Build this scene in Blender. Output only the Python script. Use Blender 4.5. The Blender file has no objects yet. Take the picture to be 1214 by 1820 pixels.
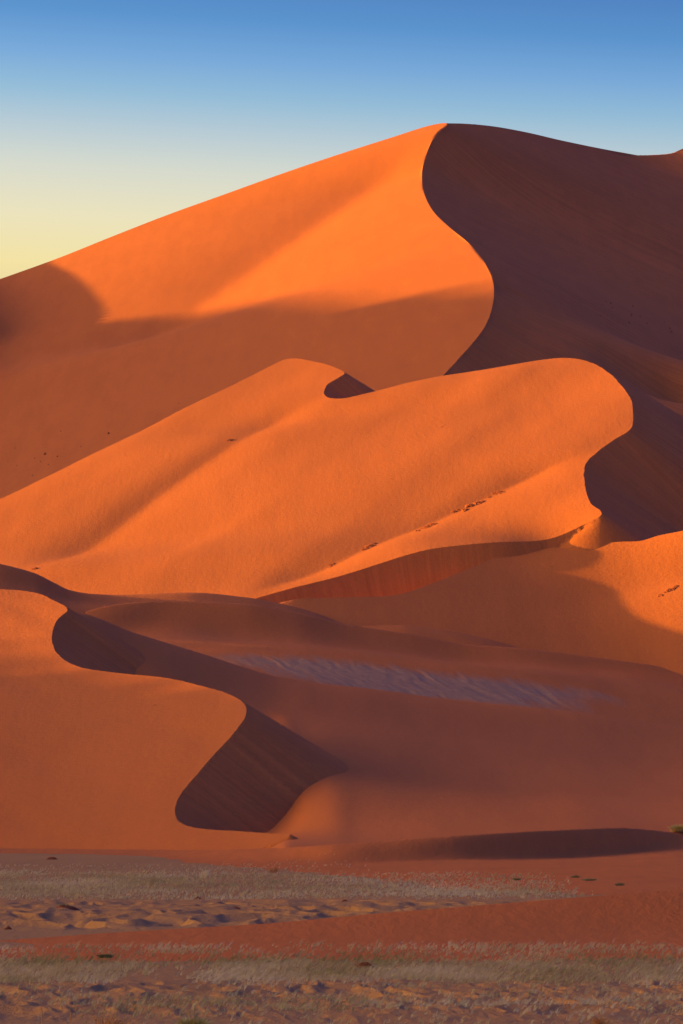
import bpy, math, random
import numpy as np

rng = np.random.default_rng(7)
random.seed(7)
scn = bpy.context.scene
COL = scn.collection

# ------------------------------------------------------------------ camera
F = 8000.0            # focal length in photograph pixels (1214 x 1820)
HOR = 1440.0          # pixel row of the eye level
CAMZ = 4.0
cd = bpy.data.cameras.new("camera")
cam = bpy.data.objects.new("camera", cd)
COL.objects.link(cam)
cam.location = (0, 0, CAMZ)
cam.rotation_euler = (math.pi / 2, 0, 0)
cd.sensor_fit = 'VERTICAL'
cd.sensor_height = 36.0
cd.sensor_width = 24.0
cd.lens = 36.0 * F / 1820.0
cd.shift_y = (HOR - 910.0) / 1820.0
cd.clip_start = 0.5
cd.clip_end = 60000.0
scn.camera = cam

# ------------------------------------------------------------------ light
SUN_AZ = math.radians(14.0)    # how far beyond square-left the sun stands
SUN_EL = math.radians(6.0)
SUN = np.array([-math.cos(SUN_EL) * math.cos(SUN_AZ), math.cos(SUN_EL) * math.sin(SUN_AZ), math.sin(SUN_EL)])
ld = bpy.data.lights.new("sun", 'SUN')
ld.energy = 5.0
ld.angle = math.radians(0.75)
ld.color = (1.0, 0.64, 0.07)
sun = bpy.data.objects.new("sun", ld)
COL.objects.link(sun)
from mathutils import Vector
sun.rotation_euler = Vector(SUN).to_track_quat('Z', 'Y').to_euler()
sun.location = (-300, 100, 200)

GLOW, GLOW_POW, SKY_K = 15.0, 13.0, 0.45
world = bpy.data.worlds.new("World")
scn.world = world
world.use_nodes = True
nt = world.node_tree
nt.nodes.clear()
wo = nt.nodes.new("ShaderNodeOutputWorld")
bg = nt.nodes.new("ShaderNodeBackground")
sky = nt.nodes.new("ShaderNodeTexSky")
sky.sky_type = 'NISHITA'
sky.sun_disc = False
sky.sun_elevation = SUN_EL
sky.sun_rotation = math.atan2(SUN[0], SUN[1])
sky.air_density = 1.0
sky.dust_density = 1.0
sky.ozone_density = 2.0
bg.inputs["Strength"].default_value = 0.05
tn = nt.nodes.new("ShaderNodeMix"); tn.data_type = 'RGBA'; tn.blend_type = 'MULTIPLY'; tn.inputs[0].default_value = 1.0
nt.links.new(sky.outputs[0], tn.inputs[6]); tn.inputs[7].default_value = (.5, .8, 1.0, 1)
nt.links.new(tn.outputs[2], bg.inputs["Color"])
# the dusk colours: a ramp over the elevation, tilted towards the sun, and the wide warm glow round the sun's azimuth
tc = nt.nodes.new("ShaderNodeTexCoord")
sx = nt.nodes.new("ShaderNodeSeparateXYZ"); nt.links.new(tc.outputs["Generated"], sx.inputs[0])
def mth(op, a, b=None, c=None):
    n = nt.nodes.new("ShaderNodeMath"); n.operation = op
    for i, v in enumerate((a, b, c)):
        if v is None: continue
        if isinstance(v, (int, float)): n.inputs[i].default_value = v
        else: nt.links.new(v, n.inputs[i])
    return n.outputs[0]
e = mth('MULTIPLY_ADD', sx.outputs["X"], 0.05, sx.outputs["Z"])
ramp = nt.nodes.new("ShaderNodeValToRGB")
nt.links.new(mth('MULTIPLY', e, 2.0), ramp.inputs[0])
stops = [(0.0, (.30, .16, .16)), (.105, (.70, .36, .10)), (.117, (.80, .55, .12)), (.128, (.74, .56, .26)), (.139, (.58, .50, .36)), (.147, (.40, .41, .41)), (.155, (.22, .32, .43)),
         (.163, (.115, .215, .44)), (.172, (.035, .12, .36)), (.183, (.01, .045, .275)), (.26, (.0, .03, .26)), (.6, (.02, .045, .40))]
while len(ramp.color_ramp.elements) < len(stops): ramp.color_ramp.elements.new(.5)
for el, (p_, c_) in zip(ramp.color_ramp.elements, stops):
    el.position = p_ * 2.0; el.color = (*c_, 1)
sd = nt.nodes.new("ShaderNodeVectorMath"); sd.operation = 'DOT_PRODUCT'
nt.links.new(tc.outputs["Generated"], sd.inputs[0])
sd.inputs[1].default_value = (-math.cos(SUN_AZ) * .98, math.sin(SUN_AZ) * .98 - .1, .17)
glow = mth('POWER', mth('MAXIMUM', sd.outputs["Value"], 0.0), GLOW_POW)
glow = mth('MULTIPLY', glow, GLOW)
gl = nt.nodes.new("ShaderNodeMix"); gl.data_type = 'RGBA'; gl.blend_type = 'MULTIPLY'; gl.inputs[0].default_value = 1.0
gl.inputs[6].default_value = (1.0, .72, .24, 1)
cg = nt.nodes.new("ShaderNodeCombineColor")
for i in range(3): nt.links.new(glow, cg.inputs[i])
nt.links.new(cg.outputs[0], gl.inputs[7])
# away from the sun the low band dies down
fx = mth('MINIMUM', mth('MAXIMUM', mth('MULTIPLY_ADD', sx.outputs["X"], -1.6, 1.15), 0.12), 1.0)
cf = nt.nodes.new("ShaderNodeCombineColor")
nt.links.new(mth('MULTIPLY_ADD', fx, 0.2, 0.8), cf.inputs[0]); nt.links.new(mth('MULTIPLY_ADD', fx, 0.45, 0.55), cf.inputs[1])
nt.links.new(mth('MULTIPLY_ADD', fx, -1.6, 2.6), cf.inputs[2])
rm = nt.nodes.new("ShaderNodeMix"); rm.data_type = 'RGBA'; rm.blend_type = 'MULTIPLY'; rm.inputs[0].default_value = 1.0
nt.links.new(ramp.outputs[0], rm.inputs[6]); nt.links.new(cf.outputs[0], rm.inputs[7])
su = nt.nodes.new("ShaderNodeMix"); su.data_type = 'RGBA'; su.blend_type = 'ADD'; su.inputs[0].default_value = 1.0
nt.links.new(rm.outputs[2], su.inputs[6]); nt.links.new(gl.outputs[2], su.inputs[7])
b2 = nt.nodes.new("ShaderNodeBackground"); b2.inputs["Strength"].default_value = SKY_K
nt.links.new(su.outputs[2], b2.inputs["Color"])
ash = nt.nodes.new("ShaderNodeAddShader")
nt.links.new(bg.outputs[0], ash.inputs[0]); nt.links.new(b2.outputs[0], ash.inputs[1])
nt.links.new(ash.outputs[0], wo.inputs[0])

scn.view_settings.view_transform = 'Standard'
scn.view_settings.look = 'None'
scn.view_settings.exposure = 1.17
scn.view_settings.gamma = 1.0
scn.cycles.max_bounces = 6
scn.cycles.diffuse_bounces = 3
scn.cycles.use_denoising = True

# ------------------------------------------------------------------ maths helpers
def P(px, py, Y):
    return np.array([(px - 607.0) / F * Y, Y, CAMZ + (HOR - py) / F * Y])

def tps(points, lam=0.0):
    """smooth surface z(x, y) through 3-D points"""
    pts = np.array(points, float)
    c = pts[:, :2].mean(0); s = max(np.ptp(pts[:, 0]), np.ptp(pts[:, 1]), 1e-6)
    q = (pts[:, :2] - c) / s
    n = len(q)
    def ker(r2): return 0.5 * r2 * np.log(r2 + 1e-12)
    d2 = ((q[:, None] - q[None]) ** 2).sum(-1)
    A = np.zeros((n + 3, n + 3))
    A[:n, :n] = ker(d2) + lam * np.eye(n)
    A[:n, n] = 1; A[:n, n + 1:] = q; A[n, :n] = 1; A[n + 1:, :n] = q.T
    b = np.zeros(n + 3); b[:n] = pts[:, 2]
    w = np.linalg.solve(A, b)
    def f(x, y):
        x = (np.asarray(x, float) - c[0]) / s; y = (np.asarray(y, float) - c[1]) / s
        z = w[n] + w[n + 1] * x + w[n + 2] * y
        for i in range(n):
            z = z + w[i] * ker((x - q[i, 0]) ** 2 + (y - q[i, 1]) ** 2)
        return z
    return f

def fit(crest, others, lam=0.0):
    """smooth surface through a crest line and further points, the crest having precedence"""
    c = np.array([P(*q) for q in crest]); o = np.array([P(*q) for q in others])
    keep = np.array([np.min(np.hypot(*(c[:, :2] - q[:2]).T)) > 2.5 for q in o])
    pts = np.vstack([c, o[keep]])
    return tps(pts, lam)

def smooth1(x, xp, fp):
    """monotone cubic through (xp, fp), held flat outside"""
    xp = np.asarray(xp, float); fp = np.asarray(fp, float)
    h = np.diff(xp); d = np.diff(fp) / h
    m = np.zeros(len(xp)); m[1:-1] = np.where(d[:-1] * d[1:] > 0, 2 * d[:-1] * d[1:] / (d[:-1] + d[1:] + 1e-30), 0) ; m[0] = d[0]; m[-1] = d[-1]
    x = np.clip(x, xp[0], xp[-1]); i = np.clip(np.searchsorted(xp, x) - 1, 0, len(xp) - 2)
    t = (x - xp[i]) / h[i]
    return (fp[i] * (1 + 2 * t) * (1 - t) ** 2 + m[i] * h[i] * t * (1 - t) ** 2 + fp[i + 1] * t * t * (3 - 2 * t) + m[i + 1] * h[i] * t * t * (t - 1))

def KZ(z, Y): return (HOR - (z - CAMZ) * F / Y, Y)

def profile(table):
    """slope built from sections: {bearing: [(row, distance), ...]} from its hidden foot up to its crest"""
    pxs = sorted(table); n = len(table[pxs[0]])
    KY = [[table[p][k][1] for p in pxs] for k in range(n)]
    KH = [[CAMZ + (HOR - table[p][k][0]) / F * table[p][k][1] for p in pxs] for k in range(n)]
    def f(x, y):
        x, y = np.broadcast_arrays(np.asarray(x, float), np.asarray(y, float))
        px = x / np.maximum(y, 1.0) * F + 607.0
        Ys = np.stack([smooth1(px, pxs, k) for k in KY], -1); Zs = np.stack([smooth1(px, pxs, k) for k in KH], -1)
        h = np.diff(Ys, axis=-1); d = np.diff(Zs, axis=-1) / h
        m = np.zeros(Ys.shape)
        pr = d[..., :-1] * d[..., 1:]
        m[..., 1:-1] = np.where(pr > 0, 2 * pr / (d[..., :-1] + d[..., 1:] + 1e-30), 0)
        m[..., 0] = d[..., 0]; m[..., -1] = d[..., -1] * .25
        z = Zs[..., 0] + m[..., 0] * (y - Ys[..., 0])
        for k in range(n - 1):
            t = (y - Ys[..., k]) / h[..., k]
            v = (Zs[..., k] * (1 + 2 * t) * (1 - t) ** 2 + m[..., k] * h[..., k] * t * (1 - t) ** 2 + Zs[..., k + 1] * t * t * (3 - 2 * t) + m[..., k + 1] * h[..., k] * t * t * (t - 1))
            z = np.where((t >= 0) & (t <= 1), v, z)
        return np.where(y > Ys[..., -1], Zs[..., -1] + m[..., -1] * (y - Ys[..., -1]), z)
    def crest(px): 
        px = np.asarray(px, float); Y = smooth1(px, pxs, KY[-1]); return np.stack([(px - 607) / F * Y, Y, smooth1(px, pxs, KH[-1])], -1)
    f.crest = crest
    return f

def plane(p, bx, by):
    return lambda x, y: p[2] + bx * (np.asarray(x) - p[0]) + by * (np.asarray(y) - p[1])

def hit(W, px, py, y0, y1, first=True):
    """point of surface W seen in direction (px, py)"""
    Y = np.linspace(y0, y1, 3000)
    x = (px - 607.0) / F * Y
    d = W(x, Y) - (CAMZ + (HOR - py) / F * Y)
    k = np.nonzero((d[:-1] < 0) & (d[1:] >= 0))[0]
    if len(k) == 0:
        j = int(np.argmin(abs(d))); return P(px, py, Y[j])
    k = k[0] if first else k[-1]
    t = d[k] / (d[k] - d[k + 1])
    return P(px, py, Y[k] + t * (Y[k + 1] - Y[k]))

def spline(pts, n):
    """Catmull-Rom through points, n samples evenly along its length"""
    p = np.array(pts, float)
    p = np.vstack([2 * p[0] - p[1], p, 2 * p[-1] - p[-2]])
    out = []
    for i in range(1, len(p) - 2):
        a, b, c, d = p[i - 1], p[i], p[i + 1], p[i + 2]
        ta = 0; tb = ta + max(np.linalg.norm(b[:2] - a[:2]), 1e-6) ** .5
        tc = tb + max(np.linalg.norm(c[:2] - b[:2]), 1e-6) ** .5; td = tc + max(np.linalg.norm(d[:2] - c[:2]), 1e-6) ** .5
        t = np.linspace(tb, tc, 40, endpoint=False)[:, None]
        A1 = (tb - t) / (tb - ta) * a + (t - ta) / (tb - ta) * b
        A2 = (tc - t) / (tc - tb) * b + (t - tb) / (tc - tb) * c
        A3 = (td - t) / (td - tc) * c + (t - tc) / (td - tc) * d
        B1 = (tc - t) / (tc - ta) * A1 + (t - ta) / (tc - ta) * A2
        B2 = (td - t) / (td - tb) * A2 + (t - tb) / (td - tb) * A3
        out.append((tc - t) / (tc - tb) * B1 + (t - tb) / (tc - tb) * B2)
    out.append(p[-2][None])
    q = np.vstack(out)
    L = np.r_[0, np.cumsum(np.linalg.norm(np.diff(q, axis=0), axis=1))]
    s = np.linspace(0, L[-1], n)
    return np.stack([np.interp(s, L, q[:, k]) for k in range(q.shape[1])], 1)

def polydist(x, y, line):
    """distance and side (+ right of the travelling direction) to a polyline, plus place along it"""
    x = np.asarray(x, float); y = np.asarray(y, float)
    best = np.full(x.shape, 1e18); side = np.zeros(x.shape); along = np.zeros(x.shape)
    acc = 0.0
    for a, b in zip(line[:-1], line[1:]):
        e = b[:2] - a[:2]; l2 = float(e @ e) + 1e-12
        t = np.clip(((x - a[0]) * e[0] + (y - a[1]) * e[1]) / l2, 0, 1)
        dx = x - a[0] - t * e[0]; dy = y - a[1] - t * e[1]
        d2 = dx * dx + dy * dy
        m = d2 < best
        best = np.where(m, d2, best)
        side = np.where(m, np.sign(dx * e[1] - dy * e[0]), side)
        along = np.where(m, acc + t * math.sqrt(l2), along)
        acc += math.sqrt(l2)
    return np.sqrt(best), side, along / acc

def crease(base, pix, amp, L_neg, L_pos, yr, r=2.0, fade=0.2):
    """lay a trough (amp < 0) or rib (amp > 0) along a line seen at pixels pix; different widths on its two sides"""
    line = spline([hit(base, px, py, *yr) for px, py in pix], 60)[:, :2]
    o = line[0]; ax = line[-1] - o; ln = float(np.hypot(*ax)); ax = ax / ln
    lt = (line - o) @ ax / ln; lu = (line[:, 0] - o[0]) * ax[1] - (line[:, 1] - o[1]) * ax[0]
    def f(x, y):
        dx = np.asarray(x, float) - o[0]; dy = np.asarray(y, float) - o[1]
        t = (dx * ax[0] + dy * ax[1]) / ln
        u = dx * ax[1] - dy * ax[0] - np.interp(t, lt, lu)
        L = np.where(u > 0, L_pos, L_neg)
        w = np.clip(np.minimum(t, 1 - t) / fade, 0, 1); w = w * w * (3 - 2 * w)
        return base(x, y) + amp * np.exp(-(np.sqrt(u * u + r * r) - r) / L) * w
    return f

def inside_poly(x, y, poly):
    ins = np.zeros(x.shape, bool)
    n = len(poly)
    for i in range(n):
        x1, y1 = poly[i][:2]; x2, y2 = poly[(i + 1) % n][:2]
        if y1 == y2: continue
        c = (y1 > y) != (y2 > y)
        ins ^= c & (x < (x2 - x1) * (y - y1) / (y2 - y1) + x1)
    return ins

def noise2(x, y, seed=0, octaves=4):
    """smooth value noise, about -1..1"""
    out = np.zeros(np.shape(x)); a = 1.0; tot = 0.0
    for o in range(octaves):
        g = np.random.default_rng(seed + 31 * o).uniform(-1, 1, (256, 256))
        xi = np.floor(x).astype(int); yi = np.floor(y).astype(int)
        u = x - xi; v = y - yi
        u = u * u * u * (u * (6 * u - 15) + 10); v = v * v * v * (v * (6 * v - 15) + 10)
        G = lambda i, j: g[i % 256, j % 256]
        out = out + a * ((G(xi, yi) * (1 - u) + G(xi + 1, yi) * u) * (1 - v) + (G(xi, yi + 1) * (1 - u) + G(xi + 1, yi + 1) * u) * v)
        tot += a; a *= .5; x = x * 2.03 + 11.3; y = y * 2.03 + 5.7
    return out / tot

# ------------------------------------------------------------------ materials
def sand_material(name, base=(0.62, 0.145, 0.022), grooves=0.0, grain=0.25, ripple=0.0, gs=1.0, dark=(0.9, 0.86, 0.82), crust=None):
    m = bpy.data.materials.new(name); m.use_nodes = True
    t = m.node_tree; N = t.nodes; Lk = t.links
    b = N["Principled BSDF"]
    b.inputs["Roughness"].default_value = 0.95
    b.inputs["Specular IOR Level"].default_value = 0.08
    geo = N.new("ShaderNodeNewGeometry")
    def noise(scale, detail=3.0, vec=None, rough=.55):
        n = N.new("ShaderNodeTexNoise"); n.inputs["Scale"].default_value = scale
        n.inputs["Detail"].default_value = detail; n.inputs["Roughness"].default_value = rough
        Lk.new(vec if vec else geo.outputs["Position"], n.inputs["Vector"]); return n
    big = noise(0.012 * gs, 4.0); fine = noise(1.1 * gs, 4.0, rough=.8)
    mx = N.new("ShaderNodeMix"); mx.data_type = 'RGBA'
    mx.inputs[6].default_value = (*[base[i] * (dark[i] * .5 + .48) for i in range(3)], 1)
    mx.inputs[7].default_value = (*[min(1, base[i] * 1.08) for i in range(3)], 1)
    ad = N.new("ShaderNodeMath"); ad.operation = 'MULTIPLY_ADD'; ad.inputs[1].default_value = 0.55
    Lk.new(fine.outputs["Fac"], ad.inputs[0])
    sc = N.new("ShaderNodeMath"); sc.operation = 'MULTIPLY'; sc.inputs[1].default_value = 0.45
    Lk.new(big.outputs["Fac"], sc.inputs[0]); Lk.new(sc.outputs[0], ad.inputs[2])
    mr = N.new("ShaderNodeMapRange"); mr.inputs[1].default_value = .3; mr.inputs[2].default_value = .7
    Lk.new(ad.outputs[0], mr.inputs[0]); Lk.new(mr.outputs[0], mx.inputs[0])
    # long faint streaks of coarser, darker grains laid down by the wind
    mp0 = N.new("ShaderNodeMapping"); mp0.inputs["Rotation"].default_value = (0, 0, .5); mp0.inputs["Scale"].default_value = (.16 * gs, .012 * gs, .06 * gs)
    Lk.new(geo.outputs["Position"], mp0.inputs["Vector"])
    stn = noise(1.0, 5.0, mp0.outputs[0], .65)
    sm = N.new("ShaderNodeMapRange"); sm.inputs[1].default_value = .35; sm.inputs[2].default_value = .7; sm.inputs[3].default_value = 1.03; sm.inputs[4].default_value = .93
    Lk.new(stn.outputs["Fac"], sm.inputs[0])
    mm = N.new("ShaderNodeVectorMath"); mm.operation = 'SCALE'; Lk.new(mx.outputs[2], mm.inputs[0]); Lk.new(sm.outputs[0], mm.inputs["Scale"])
    colour = mm.outputs[0]
    if crust is not None:
        ca = N.new("ShaderNodeAttribute"); ca.attribute_name = "crust"
        cn = noise(.5, 5.0, rough=.7)
        cx_ = N.new("ShaderNodeMix"); cx_.data_type = 'RGBA'
        cx_.inputs[6].default_value = (*[c * .7 for c in crust], 1); cx_.inputs[7].default_value = (*[c * 1.25 for c in crust], 1)
        Lk.new(cn.outputs["Fac"], cx_.inputs[0])
        fm = N.new("ShaderNodeMix"); fm.data_type = 'RGBA'
        Lk.new(ca.outputs["Fac"], fm.inputs[0]); Lk.new(colour, fm.inputs[6]); Lk.new(cx_.outputs[2], fm.inputs[7])
        colour = fm.outputs[2]
    Lk.new(colour, b.inputs["Base Color"])
    bp = N.new("ShaderNodeBump"); bp.inputs["Strength"].default_value = grain; bp.inputs["Distance"].default_value = 0.5
    Lk.new(fine.outputs["Fac"], bp.inputs["Height"])
    bs = N.new("ShaderNodeBump"); bs.inputs["Strength"].default_value = .09; bs.inputs["Distance"].default_value = .8 / gs
    Lk.new(stn.outputs["Fac"], bs.inputs["Height"]); Lk.new(bp.outputs[0], bs.inputs["Normal"])
    last = bs
    if ripple > 0:
        mp = N.new("ShaderNodeMapping"); mp.inputs["Rotation"].default_value = (0, 0, .35)
        mp.inputs["Scale"].default_value = (.35, .12, .35)
        Lk.new(geo.outputs["Position"], mp.inputs["Vector"])
        rp = noise(1.0 * gs, 3.0, mp.outputs[0], .6)
        b2 = N.new("ShaderNodeBump"); b2.inputs["Strength"].default_value = ripple; b2.inputs["Distance"].default_value = 1.0
        Lk.new(rp.outputs["Fac"], b2.inputs["Height"]); Lk.new(last.outputs[0], b2.inputs["Normal"]); last = b2
    if grooves > 0:
        at = N.new("ShaderNodeAttribute"); at.attribute_name = "lee"
        mp = N.new("ShaderNodeMapping"); mp.inputs["Scale"].default_value = (0.55, 0.012, 0.0)
        Lk.new(at.outputs["Vector"], mp.inputs["Vector"])
        gr = noise(1.0, 6.0, mp.outputs[0], .78)
        sp = N.new("ShaderNodeSeparateXYZ"); Lk.new(at.outputs["Vector"], sp.inputs[0])
        mu = N.new("ShaderNodeMath"); mu.operation = 'MULTIPLY'
        Lk.new(gr.outputs["Fac"], mu.inputs[0]); Lk.new(sp.outputs["Z"], mu.inputs[1])
        # tongues of slid sand differ a little in grain and tone
        k1 = N.new("ShaderNodeMapRange"); k1.inputs[1].default_value = .3; k1.inputs[2].default_value = .7; k1.inputs[3].default_value = .80; k1.inputs[4].default_value = 1.22
        Lk.new(gr.outputs["Fac"], k1.inputs[0])
        k2 = N.new("ShaderNodeMix"); k2.inputs[2].default_value = 1.0
        Lk.new(sp.outputs["Z"], k2.inputs[0]); Lk.new(k1.outputs[0], k2.inputs[3])
        k3 = N.new("ShaderNodeVectorMath"); k3.operation = 'SCALE'; Lk.new(colour, k3.inputs[0]); Lk.new(k2.outputs[0], k3.inputs["Scale"])
        Lk.new(k3.outputs[0], b.inputs["Base Color"])
        b3 = N.new("ShaderNodeBump"); b3.inputs["Strength"].default_value = grooves; b3.inputs["Distance"].default_value = 1.0
        Lk.new(mu.outputs[0], b3.inputs["Height"]); Lk.new(last.outputs[0], b3.inputs["Normal"]); last = b3
    Lk.new(last.outputs[0], b.inputs["Normal"])
    return m

M_RIDGE = sand_material("ridge_sand", gs=7.0, grain=.35, ripple=.12)
M_LEDGE = sand_material("crumbled_sand", base=(.50, .11, .022), grain=.8, gs=4.0)
M_SLIP = sand_material("slip_sand", grooves=.45)
M_SAND = sand_material("dune_sand", grooves=.12)

# ------------------------------------------------------------------ mesh helpers
def mesh_obj(name, verts, faces, mat, smooth=True, attrs=None):
    """faces: (n, 3) or (n, 4) array"""
    me = bpy.data.meshes.new(name)
    verts = np.asarray(verts, np.float32); faces = np.asarray(faces, np.int32)
    k = faces.shape[1]
    me.vertices.add(len(verts)); me.vertices.foreach_set("co", verts.ravel())
    me.loops.add(faces.size); me.loops.foreach_set("vertex_index", faces.ravel())
    me.polygons.add(len(faces)); me.polygons.foreach_set("loop_start", np.arange(0, faces.size, k, dtype=np.int32))
    me.polygons.foreach_set("loop_total", np.full(len(faces), k, np.int32))
    me.polygons.foreach_set("use_smooth", np.full(len(faces), smooth, bool))
    for an, av in (attrs or {}).items():
        a = me.attributes.new(an, 'FLOAT_VECTOR', 'POINT'); a.data.foreach_set("vector", np.asarray(av, np.float32).ravel())
    me.update(calc_edges=True); me.validate()
    me.materials.append(mat)
    o = bpy.data.objects.new(name, me); COL.objects.link(o)
    return o

def structure(o, label, cat):
    o["kind"] = "structure"; o["label"] = label; o["category"] = cat
    return o

def columns(step, lo=-60, hi=1274, far_lo=-1200, far_hi=2300):
    mid = np.arange(lo, hi + .1, step)
    def ext(a, b):
        out = []; s = step; p = a; sg = 1 if b > a else -1
        while (p - b) * sg < 0:
            s *= 1.12; p += sg * s; out.append(p)
        return out
    return np.array(sorted(ext(lo, far_lo)) + list(mid) + ext(hi, far_hi))

def grid_faces(nr, nc, keep=None, crest=None):
    i = np.arange(nr - 1)[:, None] * nc + np.arange(nc - 1)[None]
    a, b, c, d = i, i + 1, i + nc + 1, i + nc
    if crest is not None:
        ck = crest.ravel()
        alt = ck[b] & ck[d]
    else:
        alt = np.zeros(a.shape, bool)
    t1 = np.where(alt[..., None], np.stack([a, b, d], -1), np.stack([a, b, c], -1))
    t2 = np.where(alt[..., None], np.stack([b, c, d], -1), np.stack([a, c, d], -1))
    f = np.stack([t1, t2], 2).reshape(-1, 3)
    if keep is not None:
        k = keep.ravel(); f = f[k[f].any(1)]
    return f

def compact(V, f, attrs):
    used = np.zeros(len(V), bool); used[f.ravel()] = True
    idx = np.cumsum(used) - 1
    return V[used], idx[f], {k: a[used] for k, a in attrs.items()}

def build_dune(name, W, crest, closure, lee, rows, mat, label, step=2.5, extra=None, far=(-1200, 2300), zmin=-4.0, steep=None, arms=(), sharp=True, blur=0, faces=(), mask=None, soft=0):
    """crest: (n,3) points on W; closure: plan points closing the windward side; lee(d) = drop at distance d down the lee side"""
    n = max(200, int(len(crest)))
    cs = np.asarray(crest)
    poly = np.vstack([cs[:, :2], np.array(closure, float)])
    cols = columns(step, far_lo=far[0], far_hi=far[1])
    Yg, Cg = np.meshgrid(rows, cols, indexing='ij')
    X = (Cg - 607.0) / F * Yg; Y = Yg.copy()
    # move the grid points nearest the crest onto it
    full = cs
    if arms: cs = np.vstack([cs] + [spline(a_, 1200) for a_, _ in arms])
    ci = np.interp((cs[:, 0] / cs[:, 1] * F + 607.0), cols, np.arange(len(cols)), left=-9, right=-9)
    ri = np.interp(cs[:, 1], rows, np.arange(len(rows)), left=-9, right=-9)
    pick = np.full(X.shape, -1); err = np.full(X.shape, 9.0)
    for k in range(len(cs)):
        if ci[k] < 0 or ri[k] < 0: continue
        r, c = int(round(ri[k])), int(round(ci[k]))
        e = abs(ri[k] - r) + abs(ci[k] - c)
        if e < err[r, c]:
            err[r, c] = e; pick[r, c] = k
    # two neighbours pulled to nearly the same spot would fold the mesh: keep the better one
    for dr, dc in ((1, 0), (0, 1)):
        A_ = pick[:pick.shape[0] - dr, :pick.shape[1] - dc]; B_ = pick[dr:, dc:]
        for r, c in zip(*np.nonzero((A_ >= 0) & (B_ >= 0))):
            p, q = pick[r, c], pick[r + dr, c + dc]
            if p < 0 or q < 0: continue
            if abs(ri[p] - ri[q]) + abs(ci[p] - ci[q]) < .55:
                if err[r, c] > err[r + dr, c + dc]: pick[r, c] = -1
                else: pick[r + dr, c + dc] = -1
    on = pick >= 0; zc = np.zeros(X.shape)
    X[on] = cs[pick[on], 0]; Y[on] = cs[pick[on], 1]; zc[on] = cs[pick[on], 2]
    cs = full
    ins = inside_poly(X, Y, poly)
    Zw = W(X, Y)
    if soft:
        w = np.clip((W.crest(Cg)[..., 1] - Y - 3) / 12, 0, 1)
        for _ in range(soft):
            B = Zw.copy()
            B[1:-1] = .25 * Zw[:-2] + .5 * Zw[1:-1] + .25 * Zw[2:]
            C = B.copy()
            C[:, 1:-1] = .25 * B[:, :-2] + .5 * B[:, 1:-1] + .25 * B[:, 2:]
            Zw = Zw + w * (C - Zw)
    ks = np.ones(len(cs)) if steep is None else np.asarray(steep, float)
    src = np.column_stack([cs, ks]); own = len(src)
    for arm, k_ in arms:
        src = np.vstack([src, np.column_stack([arm, np.full(len(arm), k_)])])
    out = np.nonzero(~ins.ravel())[0]
    xo = X.ravel()[out]; yo = Y.ravel()[out]
    stride = max(1, len(src) // 240)
    zo = np.full(len(out), -1e9); ko = np.zeros(len(out), int)
    for k in range(0, len(src), stride):
        z = src[k, 2] - src[k, 3] * lee(np.hypot(xo - src[k, 0], yo - src[k, 1]))
        m = z > zo
        zo[m] = z[m]; ko[m] = k
    k0 = ko.copy()
    st2 = max(1, stride // 12)
    for j in range(-stride, stride + 1, st2):
        k = np.clip(k0 + j, 0, len(src) - 1)
        z = src[k, 2] - src[k, 3] * lee(np.hypot(xo - src[k, 0], yo - src[k, 1]))
        m = z > zo
        zo[m] = z[m]; ko[m] = k[m]
    seg = np.r_[0, np.cumsum(np.hypot(*np.diff(src[:, :2], axis=0).T))]
    Zl = Zw.ravel().copy(); T = np.zeros(X.size); D = np.zeros(X.size)
    Zl[out] = zo; T[out] = seg[ko]; D[out] = np.hypot(xo - src[ko, 0], yo - src[ko, 1])
    Zl = Zl.reshape(X.shape); T = T.reshape(X.shape); D = D.reshape(X.shape)
    if blur:
        w = (~ins) * np.clip((D - 4) / 25, 0, 1)
        for _ in range(blur):
            B = Zl.copy()
            B[1:-1] = .25 * Zl[:-2] + .5 * Zl[1:-1] + .25 * Zl[2:]
            C = B.copy()
            C[:, 1:-1] = .25 * B[:, :-2] + .5 * B[:, 1:-1] + .25 * B[:, 2:]
            Zl = np.where(w > 0, Zl + w * (C - Zl), Zl)
    for W2, poly2 in faces:
        i2 = inside_poly(X, Y, poly2) & ~ins & ~on
        Zl = np.where(i2, W2(X, Y), Zl)
    Z = np.where(ins, Zw, Zl)
    Z = np.where(on, zc, Z)
    if extra is not None: Z = Z + extra(X, Y, ins)
    V = np.stack([X, Y, Z], -1).reshape(-1, 3)
    A = np.stack([T, D, np.where(ins | on, 0.0, 1.0)], -1).reshape(-1, 3)
    f = grid_faces(len(rows), len(cols), keep=(Z > zmin), crest=on)
    ats = {"lee": A, "on": on.reshape(-1)}
    if mask is not None: ats["crust"] = np.repeat(mask(X, Y).reshape(-1, 1), 3, 1)
    V, f, at = compact(V, f, ats)
    ck = at.pop("on")
    o = mesh_obj(name, V, f, mat, attrs=at)
    if sharp:
        me = o.data; ev = np.zeros(len(me.edges) * 2, np.int32); me.edges.foreach_get("vertices", ev)
        ev = ev.reshape(-1, 2); sh = me.attributes.new("sharp_edge", 'BOOLEAN', 'EDGE')
        sh.data.foreach_set("value", ck[ev].all(1))
    return structure(o, label, "sand dune")

def crest_on(W, pix, yr, n=1500, first=True):
    return spline([hit(W, px, py, yr[0], yr[1], first) for px, py in pix], n)

def crest_at(pix, n=1500):
    return spline([P(*p) for p in pix], n)

def slip(k=0.6, foot=1e9, k2=0.15):
    return lambda d: np.where(d < foot, k * d, k * foot + k2 * (d - foot))

def rounded(k=0.5, r=6.0):
    return lambda d: k * (np.sqrt(d * d + r * r) - r)

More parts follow.
